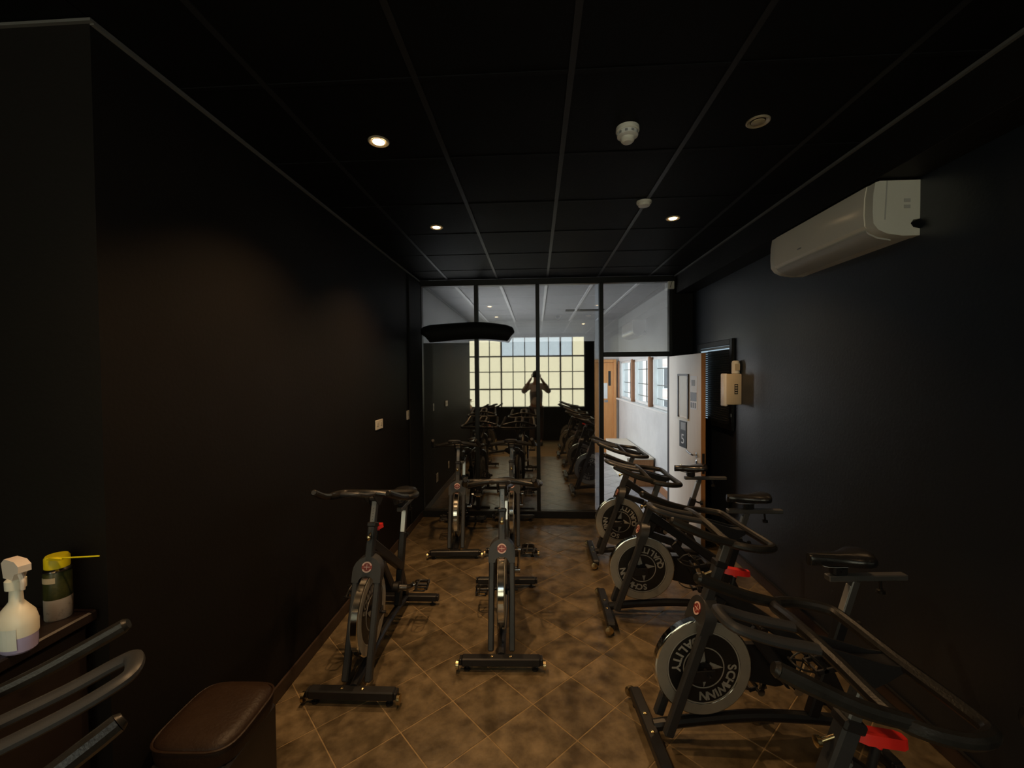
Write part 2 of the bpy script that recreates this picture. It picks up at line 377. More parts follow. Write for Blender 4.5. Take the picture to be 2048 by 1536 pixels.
# ------------------------------------------------------------------ glazed partition
par = empty('glass_partition', (0, D, 0), 0, 'black framed glass partition with dark mirror film across the end of the room', 'partition')
def pb(n, *a): return MB().bx(*a, .003).build(n, Mt['frame'], par)
pb('header', XL, 1.60, -.04, .04, 2.80, ZC)
pb('sill', XL, .79, -.045, .045, 0, .085)
MX = [(-1.40, -1.375), (-.737, -.690), (0.0, .046), (.752, .800), (1.562, 1.60)]
for a, b in MX: pb('mullion', a, b, -.04, .04, 0 if b > .75 else .085, 2.80)
pb('transom', .80, 1.562, -.04, .04, 1.93, 1.985)
tilt = R(.28)
def pane(x0, x1, z0, z1, m=None, n='pane'):
    o = MB().box((0, 0, 0), (x1-x0, .008, z1-z0)).build(n, m or Mt['film'], par, 0)
    o.location = ((x0+x1)/2, 0, (z0+z1)/2); o.rotation_euler.x = -tilt; return o
pane(-1.375, -.737, .085, 2.80); pane(-.690, 0, .085, 2.80); pane(.046, .706, .085, 2.80)
pane(.707, .752, .085, 2.80, Mt['smoke'], 'clear_strip'); pane(.80, 1.562, 1.985, 2.80)

bl = empty('blackout_blind', (0, D+.055, 0), 0, 'black blind hung behind the lower glass panes on the corridor side', 'blind')
for a, b in ((-1.39, -.714), (-.712, .022), (.024, .704)):
    MB().bx(a, b, 0, .006, .02, 2.10).build('blind_panel', Mt['pilaster'], bl, 0)
MB().bx(-1.39, .704, -.006, .014, 2.10, 2.125, .003).build('top_rail', Mt['frame'], bl)

# ------------------------------------------------------------------ corridor beyond the door
struct('wall_corridor_end', MB().bx(-1.6, 1.98, 9.5, 9.65, 0, 2.9), Mt['white_wall'])
struct('wall_corridor_left', MB().bx(-1.6, -1.5, D+.06, 9.5, 0, 2.9), Mt['white_wall'])
cc = struct('ceiling_corridor', MB().bx(-1.6, 1.98, D+.06, 9.65, 2.9, 3.0), Mt['white_ceiling'])
for x in (-1.045, -.452, .141, .734, 1.327): MB().bx(x-.018, x+.018, D+.06, 9.5, 2.885, 2.901).build('grid_runner', Mt['poster'], cc, 0)
MB().bx(.55, 1.25, 7.9, 8.1, 2.89, 2.901).build('ceiling_vent', Mt['black'], cc, 0)
CW = [(5.55, 6.86), (6.95, 8.10), (8.20, 9.38)]
wr = MB().bx(1.80, 1.98, D+.06, 9.5, 0, 1.20).bx(1.80, 1.98, D+.06, 9.5, 1.98, 2.9).bx(1.80, 1.98, D+.06, CW[0][0], 1.20, 1.98)
wr.bx(1.80, 1.98, CW[2][1], 9.5, 1.20, 1.98).bx(1.84, 1.98, CW[0][1], CW[1][0], 1.20, 1.98).bx(1.84, 1.98, CW[1][1], CW[2][0], 1.20, 1.98)
struct('wall_corridor_right', wr, Mt['white_wall'])
for k, (a, b) in enumerate(CW):
    wv = empty('window_%d' % (k+2), (1.86, (a+b)/2, 0)); wv['kind'] = 'structure'; h = (b-a)/2
    MB().bx(.0, .006, -h, h, 1.20, 1.98).build('pane', Mt['clear'], wv, 0)
    for s in (-1, 1): MB().bx(-.03, .03, s*(h-.02)-.02, s*(h-.02)+.02, 1.20, 1.98, .003).build('sash_stile', Mt['white_paint'], wv)
    for z in (1.22, 1.96): MB().bx(-.03, .03, -h, h, z-.02, z+.02, .003).build('sash_rail', Mt['white_paint'], wv)
    for z in (1.33, 1.54, 1.80): MB().bx(.035, .047, -h, h, z-.006, z+.006).build('security_bar', Mt['print_grey'], wv, 0)
    MB().bx(.035, .05, -.03, .01, 1.2, 1.98).build('security_bar', Mt['print_grey'], wv, 0)
    MB().bx(-.075, -.055, -h+.015, -h+.05, 1.255, 1.285, .004).build('stay_latch', Mt['black'], wv)
    post = MB().bx(1.772, 1.845, b+.01, b+.075, 1.20, 1.99, .004)
    struct('trim_%d' % (7+k), post, Mt['wood'])
struct('trim_10', MB().bx(1.73, 1.80, D+.07, 9.49, 1.165, 1.20, .006), Mt['white_paint'])
struct('baseboard_corridor', MB().bx(1.78, 1.80, D+.07, 9.49, 0, .10, .004), Mt['wood'])
# orange door at the end of the corridor
dr = empty('door_1', (1.28, 9.5, 0)); dr['kind'] = 'structure'
MB().bx(-.42, .40, -.045, -.005, .0, 1.96, .004).build('door_leaf', Mt['orange_wood'], dr)
MB().bx(.40, .46, -.07, 0, 0, 2.03, .004).bx(-.48, -.42, -.07, 0, 0, 2.03, .004).bx(-.42, .40, -.07, 0, 1.965, 2.03, .004).build('door_frame', Mt['orange_wood'], dr)
MB().bx(.29, .34, -.05, -.045, 1.46, 1.78).build('door_sign', Mt['black'], dr, 0)
MB().bx(.17, .27, -.05, -.045, 1.18, 1.52).build('notice', Mt['print_white'], dr, 0)
MB().bx(.20, .28, -.05, -.045, 1.10, 1.15).build('lock_plate', Mt['print_grey'], dr, 0)
# bench
bn = empty('bench', (1.57, 7.6, 0), 0, 'cream box bench along the white corridor wall', 'bench')
MB().bx(-.20, .205, -1.0, 1.0, .415, .440, .003).build('bench_top', Mt['cream'], bn)
MB().bx(-.19, -.17, -.98, .98, .0, .415).build('side_panel', Mt['cream'], bn)
MB().bx(-.17, .205, -.98, -.96, .0, .415).build('end_panel', Mt['edge_wood'], bn)
MB().bx(-.17, .205, .96, .98, .0, .415).build('end_panel', Mt['edge_wood'], bn)
# glowing window added out of view in the corridor's left wall, to light it
wv = empty('window_6', (-1.5, 7.35, 0)); wv['kind'] = 'structure'
for k in range(4):
    a = -1.5+k*.75
    MB().bx(.004, .012, a+.02, a+.73, .95, 2.08).build('pane', Mt['added_glow'], wv, 0)
for k in range(5): MB().bx(.0, .05, -1.5+k*.75-.025, -1.5+k*.75+.025, .92, 2.11, .003).build('sash_stile', Mt['white_paint'], wv)
for z in (.92, 2.11): MB().bx(.0, .05, -1.525, 1.525, z-.025, z+.025, .003).build('sash_rail', Mt['white_paint'], wv)
# building outside the corridor windows
bd = empty('brick_building', (5.6, 19, -3), 0, 'pale brick building seen through the corridor windows', 'building')
MB().bx(-.75, 6, 0, 4, 0, 9).build('building_wall', Mt['brick'], bd, 0)
for i in range(6):
    for j in range(4):
        x, z = -.5+i*1.05, 2.6+j*1.4
        f_ = MB().bx(x, x+.8, -.06, .0, z, z+1.0).build('building_window', Mt['white_paint'], bd, 0)
        MB().bx(x+.06, x+.37, -.08, -.06, z+.06, z+.94).bx(x+.43, x+.74, -.08, -.06, z+.06, z+.94).build('pane', Mt['slat'], f_, 0)

# ------------------------------------------------------------------ studio door, open against the right wall
dl = empty('door_2', (1.556, 5.132, 0), R(3.9)); dl['kind'] = 'structure'
LW = .83
MB().bx(0, .042, -LW, 0, .012, 1.925, .002).build('door_leaf', Mt['door'], dl)
MB().bx(-.0005, .0425, -LW-.006, -LW, .012, 1.925, .001).build('edge_strip', Mt['edge_wood'], dl)
vf = MB().bx(-.012, 0, -.55, -.525, 1.25, 1.72).bx(-.012, 0, -.295, -.27, 1.25, 1.72).bx(-.012, 0, -.55, -.27, 1.70, 1.72).build('vision_panel_frame', Mt['skirting'], dl, 0)
MB().bx(-.004, .0, -.525, -.295, 1.27, 1.70).build('vision_panel', Mt['cream'], dl, 0)
MB().bx(-.016, 0, -.55, -.27, 1.23, 1.25).build('vision_panel_sill', Mt['cream'], dl, 0)
sg = MB().bx(-.006, 0, -.50, -.315, .93, 1.215).build('door_sign', Mt['frame'], dl, 0)
def flat_text(text, size, parent, f, m, name='lettering', bold=0.0):
    v, fc = glyphs(text, size, bold)
    return MB().add([f(p.x, p.y) for p in v], fc).build(name, m, parent, 0)
flat_text('5', .15, sg, lambda a, b: (-.0075, -.4075-a*1.3, 1.015+b), Mt['print_white'])
MB().bx(-.008, -.006, -.48, -.36, 1.12, 1.20).build('sign_stripe', Mt['print_grey'], sg, 0)
ps = MB().bx(-.003, 0, -.745, -.585, 1.36, 1.70).build('poster', Mt['poster'], dl, 0)
MB().bx(-.004, -.003, -.735, -.595, 1.445, 1.535).build('poster_print', Mt['skirting'], ps, 0)
for k in range(3): MB().bx(-.004, -.003, -.725+k*.047, -.695+k*.047, 1.375, 1.43).build('poster_print', Mt['skirting'], ps, 0)
MB().bx(-.004, -.003, -.70, -.62, 1.60, 1.66).build('poster_print', Mt['print_grey'], ps, 0)
hd = MB().lathe([(.026, 0), (.026, -.008), (.010, -.010), (.010, -.045)], (0, -.74, .91), 'x', 16).tube([(-.045, -.74, .91), (-.05, -.72, .912), (-.048, -.66, .918), (-.05, -.61, .93)], .010, 10, sub=4).build('door_handle', Mt['chrome'], dl)
MB().lathe([(.024, 0), (.024, -.008), (.012, -.012)], (0, -.74, .83), 'x', 16, sy=1.3).build('keyhole_plate', Mt['chrome'], dl)
MB().bx(.008, .034, -LW-.009, -LW-.0055, .74, .94).build('lock_strip', Mt['black'], dl, 0)
MB().lathe([(.012, 0), (.012, -.01), (.004, -.014)], (0, -.36, .72), 'x', 12).build('peep_screw', Mt['brass'], dl)
for z in (.2, 1.0, 1.75): MB().cyl((.02, -.004, z), (.02, -.004, z+.09), .008).build('hinge', Mt['chrome'], dl)

# ------------------------------------------------------------------ blind-covered window in the right wall
wv = empty('window_5', (XR, 4.50, 1.62)); wv['kind'] = 'structure'
for s in (-1, 1): MB().bx(-.028, 0, s*.40-.028, s*.40+.028, -.43, .43, .004).build('window_frame', Mt['frame'], wv)
for z in (-.40, .40): MB().bx(-.028, 0, -.372, .372, z-.028, z+.028, .004).build('window_frame', Mt['frame'], wv)
MB().bx(-.004, -.001, -.372, .19, -.372, .335).build('blackout_panel', Mt['black'], wv, 0)
MB().bx(-.004, -.001, .19, .372, -.372, .335).build('pane', Mt['blue_pane'], wv, 0)
MB().bx(-.004, -.001, -.372, .372, .335, .372).build('pane', Mt['blue_pane'], wv, 0)
MB().bx(-.024, -.006, -.37, .37, .345, .368, .003).build('blind_rail', Mt['slat'], wv)
sm = MB().box((0, 0, 0), (.022, .735, .0015), Matrix.Rotation(R(52), 3, 'Y')).mesh('blind_slat', Mt['slat'], 0)
for i in range(31):
    o = link('blind_slat', sm, wv); o.location = (-.016, 0, -.355+i*.0225)
MB().bx(-.034, -.028, -.425, -.405, -.30, -.27).build('latch', Mt['chrome'], wv)

# ------------------------------------------------------------------ ceiling things
def downlight(x, y, lit, label, k=1.0):
    t = empty('downlight', (x, y, ZC), 0, label, 'light', 'ceiling downlights')
    pr = [(.030, .016), (.032, -.001), (.046, -.007), (.050, -.004), (.050, .001)]
    MB().lathe(pr+[(.033, .012)], seg=28).build('rim', Mt['lamp_ring'], t)
    MB().lathe([(.029, -.003), (.027, -.006), (.010, -.009)], seg=20).build('bulb', Mt['lamp_glow' if lit else 'lamp_off'], t)
    if lit:
        l = bpy.data.lights.new('warm_spot', 'SPOT'); l.energy = LAMP_W*k; l.color = LAMP_COL; l.spot_size = R(118); l.spot_blend = 1.0; l.shadow_soft_size = .028
        o = bpy.data.objects.new('warm_spot', l); COL.objects.link(o); o.parent = t; o.location = (0, 0, -.03)
downlight(-.752, 2.07, 1, 'lit warm downlight above the bike standing closest to the black side wall')
downlight(-.754, 3.29, 1, 'lit warm downlight on the side of the wall sockets, next to the mirror glass')
downlight(1.01, 3.24, 1, 'lit warm downlight beside the smaller smoke detector')
downlight(1.01, 2.03, 0, 'unlit round downlight between the smoke detector and the air conditioner')
downlight(-.78, .75, 1, 'lit warm downlight over the alcove, seen only in the mirror glass', .6)
downlight(1.05, .80, 1, 'lit warm downlight on the air conditioner side, seen only in the mirror glass', .15)
sd = empty('smoke_detector', (.43, 2.04, ZC), 0, 'larger white smoke detector with domed nose on the black ceiling', 'detector')
MB().lathe([(.052, 0), (.053, -.018), (.050, -.022)], seg=28).build('base', Mt['plastic_white'], sd)
MB().lathe([(.046, -.022), (.047, -.040), (.036, -.046)], seg=28).build('vent_ring', Mt['print_white'], sd)
MB().lathe([(.030, -.046), (.030, -.060), (.022, -.068), (.006, -.070)], seg=24).build('sensor_nose', Mt['plastic_white'], sd)
for k in range(10):
    a = 2*PI*k/10
    MB().box((.0465*math.cos(a), .0465*math.sin(a), -.031), (.004, .012, .010), Matrix.Rotation(a, 3, 'Z')).build('vent_slot', Mt['print_grey'], sd, 0)
sd = empty('smoke_detector', (.72, 2.91, ZC), 0, 'smaller low white smoke detector beside the lit downlight', 'detector')
MB().lathe([(.048, 0), (.049, -.010), (.045, -.018)], seg=28).build('base', Mt['plastic_white'], sd)
MB().lathe([(.042, -.018), (.036, -.032), (.012, -.038)], seg=28).build('sensor_nose', Mt['plastic_white'], sd)
jb = empty('junction_box', (1.575, D-.055, 2.755), 0, 'small white junction box with wire at the top corner of the glass partition', 'box')
MB().bx(-.035, .035, -.015, .015, -.045, .045, .004).build('box_lid', Mt['plastic_white'], jb)
MB().tube([(.01, -.017, .04), (-.005, -.022, .0), (-.015, -.02, -.03)], .003, 6, sub=3).build('wire', Mt['skirting'], jb)
gr = empty('mirror_roll', (0, D-.115, 0), 0, 'black padded roll with rounded ends hung high across the mirror glass', 'roll')
MB().tube([(-1.315, 0, 2.19), (-1.30, 0, 2.205), (-1.22, 0, 2.225), (-.70, 0, 2.255), (-.38, 0, 2.225), (-.30, 0, 2.20), (-.285, 0, 2.19)], [.03, .095, .105, .10, .095, .085, .03], 16, sub=4, sx=1).build('roll_cover', Mt['pilaster'], gr)
for x in (-1.05, -.713): MB().bx(x-.015, x+.015, .0, .07, 2.20, 2.24).build('bracket', Mt['frame'], gr, 0)

# ------------------------------------------------------------------ air conditioner
ac = empty('air_conditioner', (XR, 2.62, 2.52), 0, 'off white split air conditioner mounted under the bulkhead', 'air conditioner')
prof = [(0, .125), (-.185, .125), (-.205, .118), (-.214, .06), (-.216, -.02), (-.212, -.075), (-.190, -.105), (-.150, -.125), (-.08, -.137), (0, -.137), (0, -.105), (-.03, -.098), (-.042, -.08), (-.03, -.062), (0, -.058)]
H2 = .45
endp = lambda y0, y1, pr: MB().prism(pr, lambda a, b: (a, y0, b), lambda a, b: (a, y1, b))
endp(-H2, -H2+.05, prof).build('end_cap', Mt['plastic_white'], ac)
endp(H2-.05, H2, prof).build('end_cap', Mt['plastic_white'], ac)
endp(-H2+.05, H2-.05, [(a*.985, b*.985) for a, b in prof]).build('casing', Mt['plastic_white'], ac)
endp(-H2+.052, H2-.052, [(-.195, .124), (-.208, .119), (-.2185, .06), (-.2205, -.02), (-.2165, -.072), (-.205, -.085), (-.20, .11)]).build('front_panel', Mt['ac_gloss'], ac)
endp(-H2+.06, H2-.06, [(-.204, -.092), (-.192, -.110), (-.150, -.131), (-.085, -.143), (-.085, -.136), (-.148, -.122), (-.188, -.102)]).build('louvre', Mt['ac_grey'], ac)
endp(-H2-.003, -H2, [(-.155, .124), (-.150, .124), (-.158, -.06), (-.163, -.06)]).build('seam', Mt['ac_grey'], ac)
for z in (.03, .0): MB().bx(-.075, -.045, -H2-.003, -H2, z-.008, z+.008, .001).build('moulded_mark', Mt['ac_grey'], ac)
MB().bx(-.2225, -.2195, .10, .135, -.035, -.029).build('logo', Mt['print_grey'], ac, 0)

# ------------------------------------------------------------------ right wall dispenser
dp = empty('wall_dispenser', (XR, 3.98, 1.58), 0, 'beige and white wall dispenser with a black label', 'dispenser')
MB().bx(-.135, 0, -.045, .03, -.135, .14, .008, 2).build('body', Mt['beige'], dp)
MB().bx(-.150, -.118, -.042, .05, -.15, .145, .012, 2).build('front_cover', Mt['white_paint'], dp)
lb = MB().bx(-.065, -.035, -.047, -.045, -.04, .05).build('black_label', Mt['black'], dp, 0)
for k in range(4): MB().bx(-.060, -.040, -.0478, -.047, -.031+k*.021, -.022+k*.021).build('label_print', Mt['beige'], lb, 0)
cn = empty('refill_canister', (XR-.035, 3.98, 1.722), 0, 'small cream canister standing on top of the wall dispenser', 'canister')
MB().lathe([(.030, 0), (.034, .004), (.034, .095), (.030, .112), (.018, .118)], seg=20).build('canister_body', Mt['plastic_white'], cn)
MB().ring(.0335, .035, -.02, .04, 12, R(150), R(210), (0, 0)).v
MB().bx(-.022, .022, -.036, -.032, .03, .09, .001).build('canister_label', Mt['beige'], cn, 0)

# ------------------------------------------------------------------ sockets and switches on the left wall
def plate(name, y, z, wd, h, label, n):
    t = empty(name, (XL, y, z), 0, label, 'socket' if 'socket' in name else 'switch')
    MB().bx(0, .009, -wd/2, wd/2, -h/2, h/2, .003).build('face_plate', Mt['plastic_white'], t)
    for k in range(n):
        yy = (k-(n-1)/2)*wd/n
        MB().bx(.009, .013, yy-.012, yy+.012, -.012, .018, .002).build('rocker', Mt['ac_grey'], t)
plate('power_socket', 3.74, 1.30, .17, .085, 'white double wall socket at chest height on the black side wall', 2)
plate('light_switch', 4.60, 1.30, .08, .10, 'white light switch at chest height on the black side wall close to the mirror glass', 1)
plate('power_socket', 4.42, .30, .12, .12, 'white low wall socket close to the floor beside the mirror glass end', 1)
plate('power_socket', 3.62, .32, .09, .11, 'white low wall socket close to the floor behind the bike by the side wall', 1)

# ------------------------------------------------------------------ spin bikes
# local frame: origin on the floor under the middle of the front foot, the bike faces local -y, x is sideways
def fu(z): return .06+.35*(z-.06)        # fork and head line: depth behind the front foot at height z
_pm = {}
def part(key, name, fn, m, parent, smooth=35):
    if key not in _pm: _pm[key] = fn().mesh(name, Mt[m], smooth)
    return link(name, _pm[key], parent)
WC = (.25, .352); WR = .228
def text_ring():
    mb = MB()
    for side in (1, -1):
        for txt, ctr, cw in (('SCHWINN', 90, True), ('QUALITY', 270, False)):
            step = {'I': .62, 'W': 1.25}; ws = [step.get(c, 1.0) for c in txt]; tot = sum(ws); pos = 0
            for c, wd in zip(txt, ws):
                off = (pos+wd/2-tot/2)*15.5; pos += wd
                a = R(ctr-off) if cw else R(ctr+off)
                rot = a-PI/2 if cw else a+PI/2
                v, f = glyphs(c, .056, .0018); rr = .132
                P = []
                for p in v:
                    x, y = p.x*math.cos(rot)-p.y*math.sin(rot), p.x*math.sin(rot)+p.y*math.cos(rot)
                    P.append((side*.0205, side*(rr*math.cos(a)+x), rr*math.sin(a)+y))
                mb.add(P, f)
        for k in range(4):     # compass star
            a = R(45+90*k); L = .093; b = .034
            c_, s_ = math.cos(a), math.sin(a)
            pts = [(L*c_, L*s_), (.030*c_-b*s_*.8, .030*s_+b*c_*.8), (.018*c_, .018*s_), (.034*c_+b*s_*.25, .034*s_-b*c_*.25)]
            mb.add([(side*.0205, side*p, q) for p, q in pts], [(0, 1, 2, 3)])
        mb.ring(.093, .098, side*.0195, side*.0012, 48); mb.ring(.166, .172, side*.0195, side*.0012, 48)
    return mb
def spin_bike(loc, rz, label, fly=0, crank=20, seat_u=.90, seat_z=.86, slide=0.0, knob='black', group='spin bikes in the studio'):
    t = empty('spin_bike', loc, rz, label, 'exercise bike', group)
    # feet
    fs = part('fs', 'front_stabilizer', lambda: MB().box((0, 0, .055), (.46, .055, .048), None, .006).bx(-.245, -.228, -.024, .024, .036, .074, .004).bx(.228, .245, -.024, .024, .036, .074, .004), 'bike', t)
    for s in (-1, 1):
        part('fw%d' % s, 'transport_wheel', lambda: MB().lathe([(.008, s*.245), (.026, s*.247), (.027, s*.262), (.012, s*.266)], (0, -.018, .040), 'x', 18), 'brass', fs)
        part('ff%d' % s, 'leveling_foot', lambda: MB().lathe([(.020, 0), (.020, .008), (.007, .011), (.007, .034)], (s*.20, .0, 0), 'z', 14), 'rubber', fs)
        part('fb%d' % s, 'bolt', lambda: MB().lathe([(.010, 0), (.010, .005), (.004, .008)], (s*.055, -.002, .078), 'z', 12), 'brass', fs)
    rs = part('rs', 'rear_stabilizer', lambda: MB().box((0, .98, .055), (.47, .05, .045), None, .006).bx(-.25, -.234, .958, 1.002, .036, .074, .004).bx(.234, .25, .958, 1.002, .036, .074, .004), 'bike', t)
    for s in (-1, 1): part('rf%d' % s, 'leveling_foot', lambda: MB().lathe([(.020, 0), (.020, .008), (.007, .011), (.007, .034)], (s*.20, .98, 0), 'z', 14), 'rubber', rs)
    # base beam
    part('base', 'base_tube', lambda: MB().tube([(0, .02, .066), (0, .22, .088), (0, .5, .103), (0, .76, .088), (0, .98, .062)], .026, 10, sub=4), 'bike', t)
    # fork with arched crown
    def fork():
        m = MB()
        for s in (-1, 1):
            m.bar((s*.064, fu(.07), .07), (s*.064, fu(.60), .60), .036, .046, .007)
        n = 10; poly = []
        for i in range(n+1): poly.append((.084*math.cos(PI*i/n), .60+.078*math.sin(PI*i/n)))
        poly += [(-.084, .545), (-.046, .545)]
        for i in range(n+1): poly.append((-.044*math.cos(PI*i/n), .548+.030*math.sin(PI*i/n)))
        poly += [(.046, .545), (.084, .545)]
        return m.prism(poly, lambda a, b: (a, fu(b)-.028, b), lambda a, b: (a, fu(b)+.030, b))
    fk = part('fork', 'fork', fork, 'bike_grey', t)
    def badge(kind):
        n = Vector((0, -1, .35)).normalized(); u_ = Vector((1, 0, 0)); v_ = n.cross(u_)*-1
        if v_.z < 0: v_ = -v_
        c = Vector((0, fu(.625)-.029, .625)); m = MB()
        P = lambda a, b, h: tuple(c+u_*a+v_*b+n*h)
        if kind == 'disc':
            pl = [(.030*math.cos(2*PI*i/28), .030*math.sin(2*PI*i/28)) for i in range(28)]
            return m.prism(pl, lambda a, b: P(a, b, 0), lambda a, b: P(a, b, .003))
        def arc(r0, r1, a0, a1, k=12):
            pl = [(r0*math.cos(a0+(a1-a0)*i/k), r0*math.sin(a0+(a1-a0)*i/k)) for i in range(k+1)]+[(r1*math.cos(a1+(a0-a1)*i/k), r1*math.sin(a1+(a0-a1)*i/k)) for i in range(k+1)]
            m.prism(pl, lambda a, b: P(a, b, .003), lambda a, b: P(a, b, .0042))
        arc(.0225, .030, R(18), R(162)); arc(.0225, .030, R(205), R(335))
        for (x0, x1, y0, y1) in ((-.018, .018, -.002, .002), (-.0015, .0015, -.014, .016)):
            m.prism([(x0, y0), (x1, y0), (x1, y1), (x0, y1)], lambda a, b: P(a, b, .003), lambda a, b: P(a, b, .004))
        return m
    bd_ = part('bd', 'badge', lambda: badge('disc'), 'badge_red', t)
    part('bp', 'badge_print', lambda: badge('print'), 'badge_pink', bd_, 0)
    # head tube, silver post with holes, stem
    ht = part('ht', 'head_tube', lambda: MB().bar((0, fu(.64), .64), (0, fu(.845), .845), .046, .05, .007), 'bike_grey', t)
    part('hc', 'clamp_collar', lambda: MB().bar((0, fu(.825), .825), (0, fu(.852), .852), .056, .06, .006), 'bike', t)
    part('kn', 'pop_pin_knob', lambda: MB().cyl((0, fu(.80)-.02, .80), (0, fu(.80)-.060, .785), .006).lathe([(.006, 0), (.014, .004), (.014, .014), (.006, .019)], (0, fu(.80)-.075, .785), 'y', 14), 'brass', ht)
    hp = part('hp', 'handlebar_post', lambda: MB().bar((0, fu(.84), .84), (0, fu(.985), .985), .034, .036, .004), 'postm', t)
    part('hsc', 'scale_plate', lambda: MB().bar((0, fu(.85)-.0188, .85-.0066), (0, fu(.965)-.0188, .965-.0066), .030, .0016, .0004), 'alu', hp)
    def holes():
        m = MB()
        for k in range(6):
            z = .862+k*.015; m.cyl((0, fu(z)-.0190, z-.006), (0, fu(z)-.0208, z-.0066), .0034, seg=8)
        return m
    part('hh', 'post_holes', holes, 'black', hp, 0)
    hb = part('hb', 'handlebar', lambda: MB().tube([(-.19, .455, 1.0), (0, .45, 1.0), (.19, .455, 1.0), (.235, .435, 1.002), (.255, .37, 1.008), (.243, .295, 1.018), (.205, .262, 1.024), (.10, .240, 1.050), (0, .232, 1.060), (-.10, .240, 1.050), (-.205, .262, 1.024), (-.243, .295, 1.018), (-.255, .37, 1.008), (-.235, .435, 1.002)], .0165, 10, closed=True, sub=3), 'rubber', t)
    for s in (-1, 1):
        part('gr%d' % s, 'grip', lambda: MB().tube([(s*.228, .285, 1.022), (s*.222, .18, 1.050), (s*.208, .07, 1.095), (s*.202, .03, 1.113)], [.016, .0180, .0185, .0175], 10, sub=3), 'rubber', hb)
        part('gp%d' % s, 'grip_cap', lambda: MB().cyl((s*.202, .03, 1.113), (s*.200, .022, 1.1165), .0175, .012, 12), 'rubber', hb)
        part('br%d' % s, 'bracket_plate', lambda: MB().prism([(.405, .965), (.46, 1.0), (.40, 1.008), (.25, 1.052), (.235, 1.055), (.31, .985), (.365, .945)], lambda a, b: (s*.030-.003, a, b), lambda a, b: (s*.030+.003, a, b)), 'bike', hb)
    part('ae', 'centre_loop', lambda: MB().tube([(-.046, .24, 1.052), (-.047, .12, 1.076), (-.045, .04, 1.100), (-.028, .012, 1.110), (.028, .012, 1.110), (.045, .04, 1.100), (.047, .12, 1.076), (.046, .24, 1.052)], .018, 10, sub=4, sx=.7), 'bike_grey', hb)
    part('st', 'stem_block', lambda: MB().box((0, fu(.985)+.01, .988), (.056, .10, .026), None, .006), 'bike', hb)
    # brake unit and red knob
    part('bk', 'brake_housing', lambda: MB().bar((0, .295, .60), (0, .33, .68), .05, .06, .008).box((0, .285, .592), (.044, .09, .022), None, .005), 'bike', t)
    rod = part('rd', 'resistance_rod', lambda: MB().cyl((0, .375, .655), (0, .405, .785), .011, seg=12), 'bike', t)
    part('rk'+knob, 'resistance_knob', lambda: MB().tube([(0, .402, .775), (0, .409, .79)], .013, 14).prism([(-.062, -.012), (-.045, -.021), (.045, -.021), (.062, -.012), (.062, .012), (.045, .021), (-.045, .021), (-.062, .012)], lambda a, b: (b, .412+a, .785-a*.15), lambda a, b: (b*.8, .416+a*.92, .810-a*.15)), knob, rod)
    # flywheel
    def wheel():
        r = WR
        return MB().lathe([(.172, -.017), (.178, -.0215), (r-.008, -.0215), (r, -.0165), (r, .0165), (r-.008, .0215), (.178, .0215), (.172, .017)], (0, 0, 0), 'x', 64)
    fw = part('wheel', 'flywheel', wheel, 'steel', t); fw.location = (0, WC[0], WC[1]); fw.rotation_euler.x = R(fly)
    def rimf():
        m = MB()
        for s in (1, -1): m.ring(.174, WR-.007, s*.0214, s*.001, 64)
        return m
    part('rimf', 'flywheel_rim_face', rimf, 'rimface', fw)
    part('disc', 'flywheel_face', lambda: MB().lathe([(.030, -.0195), (.174, -.0195), (.174, .0195), (.030, .0195)], (0, 0, 0), 'x', 64), 'disc', fw)
    part('ltr', 'lettering', text_ring, 'letter', fw, 0)
    part('axle', 'axle', lambda: MB().cyl((-.10, WC[0], WC[1]), (.10, WC[0], WC[1]), .009).lathe([(.034, -.034), (.030, -.022)], (0, *WC), 'x', 24).lathe([(.034, .034), (.030, .022)], (0, *WC), 'x', 24), 'bike', t)
    for s in (-1, 1): part('drop%d' % s, 'axle_plate', lambda: MB().bar((s*.072, fu(.35)-.01, .345), (s*.072, WC[0]+.03, WC[1]), .008, .05, .002), 'bike', t)
    # main frame
    part('mt', 'main_tube', lambda: MB().bar((0, fu(.74)+.01, .73), (0, .845, .355), .046, .06, .008), 'bike', t)
    part('lt', 'lower_tube', lambda: MB().bar((0, fu(.62)+.02, .60), (0, .47, .535), .04, .05, .006).bar((0, .47, .535), (0, .655, .29), .042, .055, .007), 'bike', t)
    part('bb', 'bottom_bracket', lambda: MB().cyl((-.055, .64, .30), (.055, .64, .30), .032, seg=20).bar((0, .64, .30), (0, .80, .24), .04, .05, .006), 'bike', t)
    stt = part('stb', 'seat_tube', lambda: MB().bar((0, .775, .10), (0, .925, .575), .046, .052, .007), 'bike', t)
    part('rl', 'rear_strut', lambda: MB().bar((0, .845, .33), (0, .97, .075), .04, .045, .006), 'bike', t)
    part('sk', 'pop_pin_knob', lambda: MB().cyl((0, .925, .55), (0, .985, .53), .008).lathe([(.010, 0), (.020, .004), (.020, .020), (.010, .024)], (0, .985, .53), 'y', 16), 'rubber', stt)
    so = empty('seat_assembly', (0, 0, seat_z-.86)); so.parent = t; so.empty_display_size = .01
    spst = part('sp', 'seat_post', lambda: MB().bar((0, .915, .545), (0, .98, .75), .034, .036, .004), 'postm', t)
    part('ssc', 'scale_plate', lambda: MB().bar((0, .9235-.0185, .575+.006), (0, .968-.0185, .72+.006), .030, .0016, .0004), 'alu', spst)
    sl_ = part('sl', 'seat_slider', lambda: MB().bx(-.02, .02, .845, 1.22, .748, .776, .004), 'postm', spst)
    sl_.location.y = slide
    part('slk', 'slider_knob', lambda: MB().cyl((0, 1.10, .75), (0, 1.105, .70), .007).lathe([(.008, 0), (.018, .004), (.018, .018), (.008, .022)], (0, 1.105, .68), 'z', 14), 'rubber', sl_)
